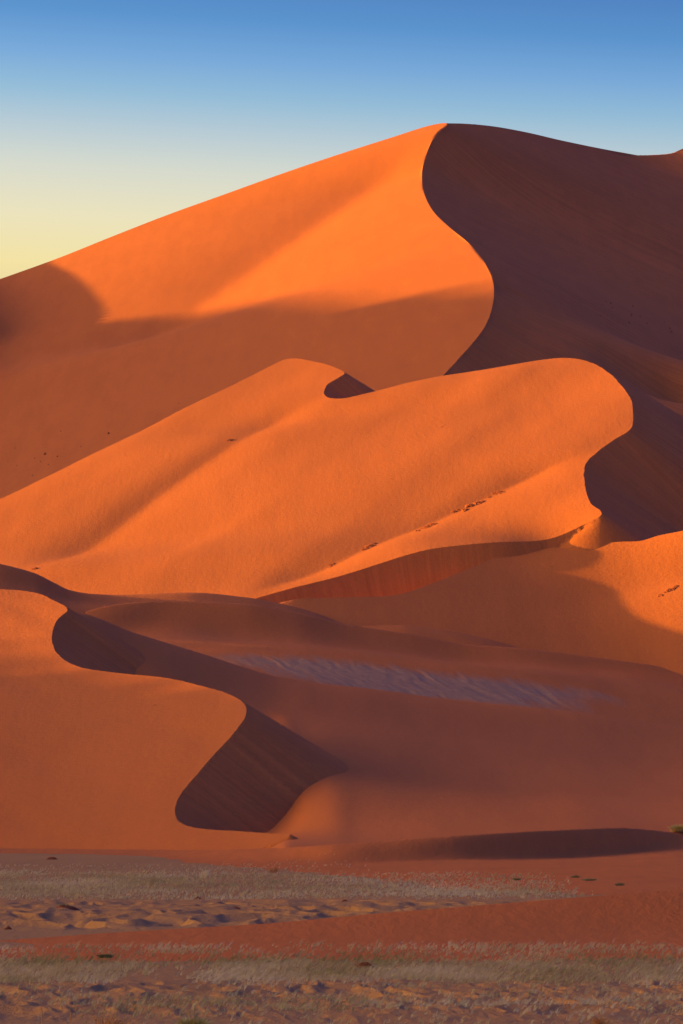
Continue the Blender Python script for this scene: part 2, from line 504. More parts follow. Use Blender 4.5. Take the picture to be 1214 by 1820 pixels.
def tent(name, crest, slope, label, mat, cell=6.0, east=None):
    """a dune standing off to the side: a ridge with flanks at the angle of rest"""
    cs = np.asarray(crest)
    hmax = cs[:, 2].max()
    R = hmax / slope; RE = hmax / (east or slope)
    xs = np.arange(cs[:, 0].min() - R, cs[:, 0].max() + RE * .6, cell)
    ys = np.arange(cs[:, 1].min() - R, cs[:, 1].max() + R, cell)
    Y, X = np.meshgrid(ys, xs, indexing='ij')
    Z = np.full(X.shape, -1e9)
    for q in cs:
        dx = X - q[0]
        Z = np.maximum(Z, q[2] - np.hypot(np.where(dx > 0, east or slope, slope) * dx, slope * (Y - q[1])))
    V = np.stack([X, Y, Z], -1).reshape(-1, 3)
    f = grid_faces(len(ys), len(xs), keep=(Z > -3))
    V, f, _ = compact(V, f, {})
    return structure(mesh_obj(name, V, f, mat), label, "sand dune")

# ================================================================== the dunes
# ---- the great dune at the back
WA = plane(P(790, 220, 2000), .29, .25)
WA = crease(WA, [(150, 640), (300, 545), (450, 440), (600, 340), (760, 235)], -9, 55, 65, (1300, 2100), r=8)
A_front = [(793, 219), (768, 250), (753, 290), (750, 320), (756, 350), (772, 378), (800, 405), (835, 434), (862, 468), (877, 505), (875, 545), (862, 580), (838, 612), (812, 641), (787, 668), (740, 715), (690, 770), (640, 860), (600, 960), (570, 1060)]
A_sky = [(-900, 800), (-400, 636), (0, 496), (100, 460), (200, 420), (300, 381), (400, 345), (500, 309), (600, 275), (700, 243), (760, 224)]
cA = crest_on(WA, A_sky + A_front, (1150, 2250), 3000, first=True)
A_arm = spline([P(*q) for q in [(793, 219, 2000), (830, 220, 2035), (880, 225, 2075), (940, 236, 2120), (1000, 250, 2160), (1100, 270, 2225), (1160, 279, 2262), (1182, 277, 2274), (1214, 264, 2292), (1290, 232, 2330), (1450, 190, 2400), (1700, 260, 2450)]], 500)
iA = int(np.argmin(np.hypot(cA[:, 0] - A_arm[0, 0], cA[:, 1] - A_arm[0, 1])))
fr = cA[iA:]
pts = [tuple(q) for q in fr[::70]] + [tuple(q) for q in A_arm[10::45]]
for q in fr[60::60]:
    pts += [(q[0] + 9, q[1], q[2] - .46 * 9)]
    if q[1] < 1420: pts += [(q[0] + 30, q[1], q[2] - .36 * 30), (q[0] + 90, q[1], q[2] - .30 * 90)]
pts += [tuple(P(*q)) for q in [(920, 526, 1462), (1000, 555, 1465), (1080, 590, 1470), (1214, 655, 1480), (1214, 505, 1843), (1214, 720, 1385), (1080, 680, 1360), (1350, 720, 1490), (1400, 800, 1380)]]
for q in A_arm[60::60]:
    pts += [(q[0] + 5, q[1] - 25, q[2] - 8.7)]
WR = tps(pts, 1e-5)
polyR = np.vstack([fr[:, :2], [(500, 900)], A_arm[::-1, :2]])
rowsA = np.concatenate([np.arange(1000, 1250, 6.0), np.arange(1250, 2350, 2.2), np.arange(2350, 2520, 6.0)])
build_dune("back_dune", WA, cA, [(0, 900), (-900, 900)], lambda d: d, rowsA, M_SAND,
           "tallest orange dune on the skyline with a winding crest and a dark shaded right face", step=2.5, steep=np.full(len(cA), .5), arms=[(A_arm, .5)], faces=[(WR, polyR)])
# ---- the bright dune in the middle
WD0 = plane(P(450, 1065, 848), .165, .27)
WDb = crease(WD0, [(20, 1040), (110, 1000), (300, 868), (450, 770), (530, 722), (600, 690)], -3.9, 22, 48, (700, 1250), r=2.2)
WDb = crease(WDb, [(420, 1075), (600, 1000), (720, 945), (900, 865), (1000, 822), (1060, 800)], -1.6, 14, 12, (700, 1250), r=1.0)
def bumpD(x, y):
    u = (np.asarray(x) * .35 + np.asarray(y) * .94); v = (np.asarray(x) * .94 - np.asarray(y) * .35)
    return WDb(x, y) - WD0(x, y) + .45 * noise2(v / 22, u / 130, 3, 2)
D_crest = [(-900, 1230), (-400, 1060), (0, 887), (100, 839), (200, 790), (300, 740), (400, 691), (480, 651), (506, 639), (520, 637), (560, 643), (595, 653), (612, 664), (602, 671),
           (585, 681), (577, 692), (577, 701), (586, 707), (610, 708), (660, 697), (780, 669), (900, 650), (960, 640), (1000, 636), (1040, 641), (1080, 661), (1108, 690),
           (1122, 712), (1125, 740), (1119, 764), (1092, 781), (1062, 803), (1044, 820), (1038, 840), (1041, 870), (1050, 895), (1068, 916),
           (1030, 936), (1000, 950), (970, 959), (900, 963), (840, 967), (760, 977), (680, 1000), (600, 1025), (520, 1045), (450, 1065), (380, 1085), (300, 1110)]
QY = {450: 844, 520: 848.5, 600: 853.5, 680: 858.5, 760: 862.5, 840: 864.5, 900: 866, 970: 869, 1000: 870.5, 1030: 872, 1068: 874, 380: 839, 300: 833}
ptsD = []
low = False
for px, py in D_crest:
    low = low or (px == 1068)
    ptsD.append(P(px, py, QY[px]) if low else hit(WD0, px, py, 700, 1250))
tp = np.array(ptsD)
tq = np.array([hit(WD0, px, py, 700, 1250) for px, py in [(150, 920), (300, 850), (450, 780), (450, 900), (600, 900), (600, 780), (750, 850), (900, 780), (60, 980)]])
tp = np.vstack([tp, tq])
tp[:, 2] -= bumpD(tp[:, 0], tp[:, 1])
TD = tps(tp, 1e-6)
def WD(x, y): return TD(x, y) + bumpD(x, y)
cD = spline(ptsD, 4000)
_q = np.arange(len(cD)) / 14.0
cD[:, 0] += .16 * noise2(_q, _q * 0 + 1.3, 72, 3)
cD[:, 2] = WD(cD[:, 0], cD[:, 1])
_k0 = int(np.argmin(np.hypot(cD[:, 0] - P(1068, 916, 874)[0], cD[:, 1] - 874)))
steepD = np.where(np.arange(len(cD)) > _k0, .90, .62)
rowsD = np.concatenate([np.arange(730, 1110, 0.95), np.arange(1110, 1250, 4.0)])
build_dune("middle_dune", WD, cD, [(-60, 700), (-600, 700)], lambda d: d, rowsD, M_SAND,
           "bright orange dune in the middle with a broad lit face and a hooked crest", step=2.2, steep=steepD)

# ---- the plinth in front of it
def sp(u, r): return 0.5 * (u + np.sqrt(u * u + r * r))
WP0 = plane((23.8, 855, 50.0), -.10, .34)
edge = np.array([hit(WP0, px, py, 650, 960) for px, py in [(1235, 900), (1188, 966), (1142, 1003), (1086, 1045), (1064, 1085), (1075, 1130), (1115, 1180), (1150, 1230)]])
edge = spline(edge, 60)
edge = np.vstack([edge[0] + (edge[0] - edge[6]) * 8, edge, edge[-1] + (edge[-1] - edge[-7]) * 16])
def WP(x, y):
    x = np.asarray(x, float); y = np.asarray(y, float)
    d, s_, t = polydist(x, y, edge)
    u = -d * s_
    return WP0(x, y) + .38 * sp(u, 10.0) - .5 * sp(-13 - x, 4.0) + .21 * sp(x - 34, 6.0) * np.clip((y - 838) / 30, 0, 1) ** 2 * (3 - 2 * np.clip((y - 838) / 30, 0, 1))
cP = crest_on(WP, [(1900, 800), (1500, 870), (1300, 920), (1214, 943), (1170, 952), (1140, 961), (1100, 963), (1060, 967), (1000, 974), (950, 969), (900, 984), (830, 1012), (760, 1040), (700, 1058), (600, 1062), (520, 1066), (450, 1090), (380, 1140)], (650, 980))
build_dune("plinth_dune", WP, cP, [(-40, 600), (200, 600)], slip(1.2), np.arange(640, 960, 1.2), M_SAND,
           "smooth shaded apron with a lit orange lobe at its right end")

# ---- shaded rolling sand in the valley
W0 = profile({-500: [KZ(0, 690), (1050, 755), (965, 785), (920, 800)], -200: [KZ(0, 690), (1062, 758), (1000, 785), (960, 800)], 0: [KZ(0, 690), (1075, 765), (1035, 787), (1002, 800)], 60: [KZ(0, 692), (1080, 768), (1044, 790), (1018, 801)],
    95: [KZ(0, 694), (1084, 770), (1057, 791), (1035, 803)], 125: [KZ(0, 696), (1088, 773), (1066, 793), (1049, 805)], 160: [KZ(0, 698), (1089, 776), (1070, 794), (1055, 807)], 200: [KZ(0, 700), (1090, 778), (1071, 796), (1057, 809)], 340: [KZ(0, 705), (1090, 785), (1068, 800), (1053, 812)],
    440: [KZ(0, 708), (1096, 788), (1075, 802), (1062, 814)], 500: [KZ(0, 710), (1105, 790), (1085, 803), (1073, 815)], 560: [KZ(0, 710), (1120, 792), (1101, 803), (1089, 815)], 607: [KZ(0, 710), (1134, 793), (1118, 804), (1107, 815)], 720: [KZ(0, 710), (1175, 794), (1160, 804), (1148, 814)]})
c0 = W0.crest(np.linspace(-490, 715, 1500))
build_dune("far_valley_dune", W0, c0, [(40, 640), (-400, 640)], rounded(.6, .5), np.arange(690, 880, 1.3), M_SAND, sharp=False, label="low dark shaded dune below the bright dune on the left")
W4 = profile({300: [KZ(0, 740), (1180, 800), (1170, 812)], 400: [KZ(0, 740), (1164, 800), (1154, 812)], 500: [KZ(0, 740), (1144, 801), (1133, 812)], 580: [KZ(0, 740), (1131, 802), (1119, 812)], 637: [KZ(0, 740), (1124, 802), (1113, 812)], 707: [KZ(0, 740), (1121, 802), (1111, 812)],
    782: [KZ(0, 740), (1129, 802), (1119, 812)], 847: [KZ(0, 740), (1140, 801), (1131, 811)], 917: [KZ(0, 740), (1158, 800), (1149, 810)], 1000: [KZ(0, 740), (1180, 800), (1171, 809)], 1150: [KZ(0, 740), (1220, 800), (1210, 809)]})
c4 = W4.crest(np.linspace(305, 1145, 1200))
build_dune("small_valley_dune", W4, c4, [(90, 720), (-50, 720)], rounded(.6, .5), np.arange(745, 870, 1.3), M_SAND, sharp=False, label="sliver of a smooth shaded dune rising behind the valley crest")
W3 = profile({-300: [KZ(-12, 650), (1240, 690), (1190, 720), (1180, 732), (1170, 740)], 0: [KZ(-12, 650), (1220, 695), (1172, 730), (1150, 742), (1140, 750)], 140: [KZ(-12, 650), (1175, 705), (1128, 752), (1098, 766), (1091, 770)],
    200: [KZ(-12, 650), (1160, 714), (1128, 757), (1086, 771), (1075, 776)], 300: [KZ(-12, 650), (1152, 720), (1118, 765), (1077, 779), (1068, 782)], 420: [KZ(-12, 650), (1153, 721), (1131, 766), (1082, 781), (1072, 785)], 520: [KZ(-12, 650), (1157, 724), (1137, 768), (1097, 782), (1087, 786)],
    620: [KZ(-12, 650), (1163, 726), (1150, 771), (1120, 784), (1110, 788)], 730: [KZ(-12, 650), (1175, 725), (1163, 774), (1137, 785), (1127, 789)], 830: [KZ(-12, 650), (1185, 724), (1176, 776), (1154, 786), (1145, 790)], 927: [KZ(-12, 650), (1194, 725), (1181, 778), (1162, 787), (1152, 792)],
    1107: [KZ(-12, 650), (1222, 724), (1195, 784), (1185, 790), (1175, 796)], 1214: [KZ(-12, 650), (1238, 722), (1212, 780), (1200, 790), (1190, 798)], 1500: [KZ(-12, 650), (1275, 717), (1250, 780), (1238, 790), (1226, 801)]})
c3 = W3.crest(np.linspace(-290, 1490, 1500))
build_dune("valley_dune", W3, c3, [(140, 560), (-40, 560)], rounded(.6, .5), np.arange(660, 880, 1.3), M_SAND, sharp=False, soft=25, label="long dark rolling dune with a rounded crest along the far side of the valley")
# ---- the crusted valley floor
M_CRUST = sand_material("valley_crust", grain=.3, crust=(.46, .195, .075))
WV0 = tps([P(*p) for p in [(200, 1160, 714), (300, 1152, 720), (420, 1153, 721), (520, 1157, 724), (620, 1163, 726), (730, 1175, 725), (830, 1185, 724), (927, 1194, 725), (1107, 1222, 724), (1214, 1238, 722), (1500, 1275, 717), (480, 1208, 668), (640, 1230, 670), (760, 1248, 671), (900, 1258, 672), (1050, 1278, 674), (1214, 1299, 676), (1400, 1324, 678),
                             (480, 1400, 560), (700, 1400, 560), (900, 1410, 560), (1214, 1420, 560), (1400, 1430, 560), (250, 1200, 650)]])
lens = np.array([P(*q)[:2] for q in [(352, 1148, 708), (420, 1150, 714), (520, 1156, 718), (600, 1164, 719), (700, 1174, 717), (800, 1184, 716), (900, 1195, 715), (1000, 1206, 714), (1080, 1218, 713), (1135, 1228, 709), (1110, 1240, 700), (1000, 1258, 677), (900, 1256, 672), (760, 1247, 671), (640, 1230, 670), (560, 1217, 669), (460, 1190, 680)]])
def lensmask(x, y):
    d, _, _ = polydist(x, y, np.vstack([lens, lens[:1]]))
    d = np.where(inside_poly(x, y, lens), d, -d)
    return np.clip((d + 1.0 + 5 * noise2(x / 1.5 + y / 9, y / 14, 41, 3)) / 11.0, 0, 1)
def WV(x, y):
    x = np.asarray(x, float); y = np.asarray(y, float)
    n = noise2((x + .22 * y + 2 * noise2(x / 9, y / 25, 9, 2)) / 3.0, (y - .2 * x) / 22, 17, 3)
    return WV0(x, y) + lensmask(x, y) * (.13 * (1 - 2 * abs(n)) - .07)
cV = crest_at([(200, 1160, 714), (300, 1152, 720), (420, 1153, 721), (520, 1157, 724), (620, 1163, 726), (730, 1175, 725), (830, 1185, 724), (927, 1194, 725), (1107, 1222, 724), (1214, 1238, 722), (1500, 1275, 717)])
cV[:, 2] = WV(cV[:, 0], cV[:, 1])
build_dune("valley_floor", WV, cV, [(140, 500), (-40, 500)], slip(.3), np.arange(540, 800, 0.8), M_CRUST,
           "greyish crusted valley floor between the shaded dunes", mask=lensmask)
# ---- the long brown slope
_h = [KZ(-1, 420), KZ(-.5, 465)]
WB = profile({-300: _h + [(1470, 520), (1440, 560), (1400, 620), (1300, 690)], 40: _h + [(1460, 520), (1400, 560), (1280, 610), (1145, 665)], 100: _h + [(1450, 520), (1360, 570), (1190, 620), (1103, 645)], 130: _h + [(1450, 520), (1340, 575), (1180, 612), (1089, 638)],
    240: _h + [KZ(2, 520), KZ(7, 565), (1180, 618), (1125, 648)], 360: [KZ(-1, 420), KZ(0, 468), KZ(3, 510), KZ(6.5, 545), (1218, 617), (1162, 656)], 440: [KZ(-.5, 420), KZ(.8, 474), KZ(4.8, 500), KZ(8.5, 530), (1246, 613), (1188, 660)], 480: [KZ(-.2, 420), KZ(1.4, 478), KZ(6.1, 500), KZ(9.6, 530), (1257, 610), (1200, 661)],
    505: [(1500, 420), (1482, 468), (1402, 508), (1312, 547), (1262, 606), (1205, 662)], 545: [(1500, 420), (1480, 455), (1396, 500), (1322, 542), (1268, 602), (1212, 662)], 590: [(1505, 415), (1479, 446), (1389, 499), (1318, 548), (1271, 604), (1217, 662)], 640: [(1510, 410), (1485, 440), (1390, 502), (1322, 552), (1275, 606), (1222, 663)],
    800: [(1510, 410), (1482, 435), (1400, 509), (1334, 568), (1292, 615), (1243, 665)], 1000: [(1510, 410), (1478, 435), (1412, 507), (1345, 585), (1306, 628), (1263, 666)], 1214: [(1500, 425), (1470, 450), (1402, 531), (1356, 600), (1326, 636), (1291, 669)], 1500: [(1500, 430), (1470, 450), (1425, 530), (1385, 600), (1360, 636), (1332, 672)]})
cB = WB.crest(np.linspace(-290, 1490, 1500))
build_dune("near_valley_dune", WB, cB, [(110, 380), (-40, 380)], rounded(.6, .5), np.arange(380, 730, 1.0), M_SAND, sharp=False, soft=26, label="wide brown shaded slope with a soft crest in front of the crusted valley floor")

# ---- the dune on the left
p0 = P(470, 1510, 440)
WL_ = plane(p0, .22, .21)
def WL(x, y): return WL_(x, y) + .0034 * (np.clip(np.asarray(x), -60, 0) + 29.0) ** 2 - .9 + .12 * noise2((np.asarray(x) * .9 + np.asarray(y) * .3) / 6, np.asarray(y) / 60, 21, 2)
L_crest = [(-900, 1190), (-400, 1090), (0, 1047), (60, 1053), (95, 1067), (120, 1084), (103, 1100), (94, 1120), (93, 1142), (105, 1165), (140, 1185), (210, 1196), (290, 1204), (350, 1217), (410, 1235), (434, 1251), (437, 1270), (420, 1297),
           (385, 1336), (350, 1376), (322, 1410), (311, 1438), (318, 1460), (345, 1471), (420, 1477), (480, 1481), (516, 1484), (495, 1493), (472, 1503), (440, 1525)]
cL = crest_on(WL, L_crest, (390, 900), 3000)
_q = np.arange(len(cL)) / 9.0
cL[:, 0] += .10 * noise2(_q, _q * 0 + 3.3, 71, 3)
cL[:, 2] = WL(cL[:, 0], cL[:, 1])
rowsL = np.concatenate([np.arange(400, 760, 0.8), np.arange(760, 900, 4.0)])
build_dune("left_dune", WL, cL, [(-20, 390), (-300, 390)], slip(.6), rowsL, M_SLIP,
           "shaded orange dune on the left with an S-shaped crest and a dark slip face")

# ---- low ridges on the plain
W2 = profile({-400: [KZ(-.2, 190), KZ(-.10, 350), KZ(-.06, 410), (1508, 440)], 0: [KZ(-.2, 190), KZ(-.10, 350), KZ(-.06, 408), (1508, 440)], 230: [KZ(-.2, 190), KZ(-.08, 335), KZ(.0, 395), (1510, 430)], 470: [KZ(-.2, 190), KZ(0, 300), KZ(.22, 330), (1508, 360)],
    600: [KZ(-.2, 190), KZ(.02, 280), KZ(.25, 321), (1500, 334)], 700: [KZ(-.2, 190), KZ(.05, 265), KZ(.22, 325), (1494, 335)], 800: [KZ(-.2, 190), KZ(.08, 250), KZ(.22, 330), (1487, 338)], 900: [KZ(-.2, 190), KZ(.1, 245), KZ(.22, 337), (1480.5, 344)], 1000: [KZ(-.2, 190), KZ(.12, 240), KZ(.24, 345), (1475.5, 352)],
    1100: [KZ(-.2, 190), KZ(.14, 235), KZ(.42, 354), (1472, 362)], 1150: [KZ(-.2, 190), KZ(.14, 235), KZ(.58, 360), (1475, 368)], 1214: [KZ(-.2, 190), KZ(.14, 235), KZ(.72, 366), (1482, 374)], 1500: [KZ(-.2, 190), KZ(.14, 235), KZ(.6, 384), (1490, 395)]})
c2 = W2.crest(np.linspace(-390, 1490, 1500))
_l0 = P(650, 1540, 320)[:2]; _l1 = P(1060, 1602, 198)[:2]
def W2g(x, y):
    e = _l1 - _l0; e = e / np.hypot(*e)
    u = (x - _l0[0]) * (-e[1]) + (y - _l0[1]) * e[0] + 1.2 * noise2(np.asarray(x) / 4, np.asarray(y) / 15, 91, 3)
    return W2(x, y) - .02 + .12 * np.clip((u + 1) / 9, 0, 1) * np.clip((np.asarray(y) - 196) / 25, 0, 1)
W2g.crest = W2.crest
build_dune("far_sand_ridge", W2g, c2, [(60, 200), (-60, 200)], rounded(.3, 3), np.arange(190, 470, 0.6), M_RIDGE, sharp=False, soft=12, label="low red sand ridge with a dark shaded front at the far edge of the plain", zmin=-.3)
W1 = tps([P(*p) for p in [(-300, 1690, 136), (0, 1672, 138), (250, 1655, 140), (500, 1640, 141), (700, 1622, 142), (900, 1606, 143), (1100, 1590, 144), (1214, 1581, 145), (1400, 1568, 146), (1800, 1545, 148),
                             (0, 1688, 128), (600, 1672, 133.5), (600, 1697, 122), (900, 1632, 140), (900, 1668, 134), (900, 1696, 123), (1214, 1606, 142.5), (1214, 1650, 138.5), (1214, 1692, 125), (1400, 1600, 142.5), (1400, 1692, 125), (1800, 1692, 125)]] + [(x, 110, -.35) for x in (-20, -10, 0, 10, 20)])
c1 = crest_at([(-500, 1692, 136), (-300, 1690, 136), (0, 1672, 138), (250, 1655, 140), (500, 1640, 141), (700, 1622, 142), (900, 1606, 143), (1100, 1590, 144), (1214, 1581, 145), (1400, 1568, 146), (1800, 1545, 148), (2100, 1545, 150)])
build_dune("near_sand_ridge", W1, c1, [(40, 100), (-40, 100)], rounded(.35, 1.5), np.arange(108, 175, 0.22), M_RIDGE, sharp=False, label="low smooth red sand ridge crossing the grassy plain", zmin=-.2)

# ---- ground
def ground(rows, cols, zf, name, mat):
    Yg, Cg = np.meshgrid(rows, cols, indexing='ij')
    X = (Cg - 607.0) / F * Yg
    Z = zf(X, Yg)
    V = np.stack([X, Yg, Z], -1).reshape(-1, 3)
    return mesh_obj(name, V, grid_faces(len(rows), len(cols)), mat)
M_GROUND = sand_material("plain_sand", base=(.46, .19, .05), grain=.45, gs=2.0)
def hummocks(x, y):
    """small wind-cut hummocks in two bands of the plain"""
    def bump(u, v, seed):
        n = noise2(u, v, seed, 3)
        return 1 - 2.2 * np.abs(n)
    e = np.clip((y - 84) / 5, 0, 1) * np.clip((107 - y) / 6, 0, 1) * .11
    c = np.clip((y - 146) / 8, 0, 1) * np.clip((205 - y) / 20, 0, 1) * .24
    warp = .35 * noise2(x / 1.5, y / 4, 77, 2)
    return e * bump(x / .85 + .12 * y + warp, y / 3.4, 11) + c * bump(x / 1.7 + .08 * y + warp, y / 7.0, 12) + .04 * noise2(x / 3.0, y / 8.0, 5, 3)
def gz(x, y): return np.where((y > 60) & (y < 480), hummocks(x, y) * np.clip((480 - y) / 60, 0, 1), 0.0)
rows = np.concatenate([[-3000, -500, 0.5, 40, 70], np.arange(80, 112, .13), np.arange(112, 225, .28), np.arange(225, 480, 1.5), [500, 550, 700, 1000, 2000, 5000, 12000, 40000]])
cols = columns(2.5, far_lo=-4000, far_hi=5200)
Yg, Cg = np.meshgrid(rows, cols, indexing='ij')
Xg = (Cg - 607.0) / F * np.maximum(Yg, 60.0)
Xg = np.where((Yg < 60) | (Yg > 480), np.sign(Cg - 607.0) * np.maximum(abs(Xg), (abs(Cg - 607.0) / 4600.0) ** 2 * 30000.0 * (abs(Cg - 607) > 700)), Xg)
g_ = mesh_obj("ground", np.stack([Xg, Yg, gz(Xg, Yg)], -1).reshape(-1, 3), grid_faces(len(rows), len(cols)), M_GROUND)
structure(g_, "sandy plain reaching under the dunes", "ground")

# ---- dunes off to the left that throw the shadows
def caster(W, pix, yr, L, n=60):
    pts = [hit(W, px, py, *yr) + SUN * l for (px, py), l in zip(pix, L)]
    return spline(pts, n)
eA = [(0, 640), (120, 600), (205, 572), (300, 560), (420, 541), (520, 527), (620, 526), (700, 534), (780, 517), (830, 506), (874, 510)]
c = caster(WA, eA, (1300, 2100), [1000] * len(eA))
c = np.vstack([c, c[-1] + [[5, -90, -4]], c[-1] + [[10, -200, -16]], c[-1] + [[12, -250, -34]]])
tent("west_dune", spline(c, 90), .6, "high dune west of the view that shades the foot of the back dune", M_SAND)
eB = [(100, 463), (150, 488), (190, 525), (206, 555), (180, 600), (100, 660), (0, 730)]
c = caster(WA, eB, (1100, 2300), [90, 80, 76, 74, 78, 86, 98])
c = np.vstack([c[0] + [[-60, 90, 8]], c])
tent("west_shoulder_dune", c, .6, "steep shoulder dune beside the back dune", M_SAND, cell=1.7)
c = spline([(-600, -300, 88), (-540, 100, 84), (-510, 400, 78), (-500, 631, 74), (-500, 691, 75.0), (-500, 712, 75.6), (-500, 731, 76.0), (-500, 748, 78.3), (-500, 765, 81.4), (-500, 801, 82.9), (-500, 851, 85.4), (-500, 891, 87), (-500, 917, 88.5), (-500, 929, 91.4), (-500, 938, 93.4), (-500, 951, 93.4)], 130)
tent("west_ridge", c, .55, "long dune west of the plain that shades the foreground", M_SAND)

# ================================================================== grass
def blade_material(name, stops):
    m = bpy.data.materials.new(name); m.use_nodes = True
    t = m.node_tree; N = t.nodes; b = N["Principled BSDF"]
    b.inputs["Roughness"].default_value = .8; b.inputs["Specular IOR Level"].default_value = .15
    at = N.new("ShaderNodeAttribute"); at.attribute_name = "tint"
    r = N.new("ShaderNodeValToRGB")
    while len(r.color_ramp.elements) < len(stops): r.color_ramp.elements.new(.5)
    for el, (p, c) in zip(r.color_ramp.elements, stops): el.position = p; el.color = (*c, 1)
    t.links.new(at.outputs["Fac"], r.inputs[0]); t.links.new(r.outputs[0], b.inputs["Base Color"])
    return m
M_GRASS = blade_material("dry_grass", [(0, (.32, .27, .05)), (.3, (.54, .37, .12)), (.6, (.76, .54, .20)), (1, (.88, .67, .31))])

def blades(roots, n, h, spread, width, lean, seed, tint):
    """tufts of leaning two-part blades; returns verts, faces, tint"""
    g = np.random.default_rng(seed)
    k = len(roots)
    R = np.repeat(roots, n, 0); T = np.repeat(tint, n)
    N = k * n
    H = np.repeat(h, n) * g.uniform(.45, 1.1, N)
    ang = g.uniform(0, 2 * np.pi, N); out = g.uniform(.05, 1.0, N) * spread
    base = R + np.stack([np.cos(ang) * out * .35, np.sin(ang) * out * .35, np.zeros(N) - .02], 1)
    d = np.stack([np.cos(ang) * out + lean * H, np.sin(ang) * out, np.zeros(N)], 1)
    mid = base + d * .35 + np.stack([np.zeros(N), np.zeros(N), H * .62], 1)
    tip = base + d * 1.15 + np.stack([np.zeros(N), np.zeros(N), H * g.uniform(.85, 1.05, N)], 1)
    a2 = g.uniform(-.6, .6, N)
    w = np.stack([np.cos(a2), np.sin(a2), np.zeros(N)], 1) * (width * g.uniform(.6, 1.3, N))[:, None]
    V = np.stack([base - w, base + w, mid + w * .8, mid - w * .8, tip + w * .25, tip - w * .25], 1).reshape(-1, 3)
    i = np.arange(N)[:, None] * 6
    Fq = np.concatenate([i + [0, 1, 2, 3], i + [3, 2, 4, 5]], 0)
    tt = np.clip(T + g.normal(0, .12, N), 0, 1)
    return V, Fq, np.repeat(tt, 6)

def ground_z(x, y):
    z = gz(x, y)
    return np.maximum(z, np.where((y > 112) & (y < 147), W1(x, y), -9))

def scatter(n, y0, y1, seed, dens, margin=.012):
    g = np.random.default_rng(seed)
    y = np.sqrt(g.uniform(y0 ** 2, y1 ** 2, n)); px = g.uniform(-500, 1714, n)
    x = (px - 607) / F * y
    keep = g.uniform(0, 1, n) < dens(px, HOR + CAMZ * F / y, x, y)
    return x[keep], y[keep], g

def sm(a, b, v):
    t = np.clip((v - a) / (b - a), 0, 1); return t * t * (3 - 2 * t)

def grass_patch(name, label, n, y0, y1, dens, nb, h, spread, width, lean, seed, tintf, zf):
    x, y, g = scatter(n, y0, y1, seed, dens)
    roots = np.stack([x, y, zf(x, y)], 1)
    tint = tintf(x, y) + g.normal(0, .1, len(x))
    V, Fq, tt = blades(roots, nb, h * g.uniform(.6, 1.25, len(x)), spread, width, lean, seed + 1, tint)
    o = mesh_obj(name, V, Fq, M_GRASS, smooth=False, attrs={"tint": np.repeat(tt[:, None], 3, 1)})
    o["kind"] = "stuff"; o["label"] = label; o["category"] = "grass"
    return o

def dens_near(px, py, x, y):
    band = (.25 * sm(1680, 1692, py) + .75 * sm(1698, 1722, py)) * (1 - sm(1738, 1758, py)) * .95
    low = sm(1776, 1786, py) * (1 - sm(1796, 1806, py)) * .45 + .10 * sm(1740, 1760, py)
    n = noise2(x / 2.2, y / 9, 61, 3)
    return np.clip(band * (.65 + 1.1 * n), 0, 1) + low * np.clip(.5 + 1.6 * n, 0, 1)
grass_patch("dry_grass", "band of pale straw-coloured dry grass leaning in the wind in front of the near sand ridge", 62000, 83, 134, dens_near, 8, .15, .06, .0042, .55, 100,
            lambda x, y: .58 + .40 * noise2(x / 2.5, y / 10, 62, 3) - .22 * sm(112, 118, y) * (1 - sm(120, 126, y)), ground_z)
def dens_far(px, py, x, y):
    edge = sm(1552, 1566, py + .012 * (700 - px)) * (1 - sm(1590, 1604, py + .006 * (px - 400)))
    n = noise2(x / 6, y / 20, 63, 3)
    right = 1 - sm(880, 1060, px - (py - 1580) * 3)
    return np.clip(edge * right * (.6 + .9 * n), 0, 1) + .05 * sm(1520, 1535, py) * (1 - sm(500, 700, px)) * (1 - sm(1600, 1606, py))
grass_patch("pale_grass", "strip of pale grey-green grass between the two sand ridges", 70000, 195, 330, dens_far, 6, .17, .10, .0075, .4, 200,
            lambda x, y: .55 + .38 * noise2(x / 5, y / 18, 64, 3) + .15 * sm(-10, 8, x), lambda x, y: np.maximum(gz(x, y), W2g(x, y)) * (y > 215) + gz(x, y) * (y <= 215))

# ================================================================== single shrubs, tufts, clods and ledges
def tag(o, label, cat, group=None):
    o["label"] = label; o["category"] = cat
    if group: o["group"] = group
    return o

def lump_mesh(name, w, d, h, seed, mat, parent=None, rough=.35, n=26, loc=(0, 0, 0)):
    """an uneven low heap, w x d on the ground and h high, with its foot under the ground"""
    th = np.linspace(0, 2 * np.pi, n, endpoint=False); rr = np.linspace(0, 1, 9)
    V = []
    for r in rr:
        for t in th:
            k = 1 + rough * float(noise2(np.array(math.cos(t) * 1.7 + seed), np.array(math.sin(t) * 1.7), seed, 3))
            x = math.cos(t) * r * w / 2 * k; y = math.sin(t) * r * d / 2 * k
            z = h * (1 - r ** 1.6) * (1 + rough * 1.3 * float(noise2(np.array(x / w * 5 + 3), np.array(y / d * 5 + seed), seed + 5, 3))) - .25 * h * r
            V.append((x, y, z))
    Fq = []
    for i in range(len(rr) - 1):
        for j in range(n):
            a = i * n + j; b = i * n + (j + 1) % n
            Fq.append((a, b, b + n, a + n))
    o = mesh_obj(name, V, Fq, mat, smooth=True)
    o.location = loc
    if parent: o.parent = parent
    return o

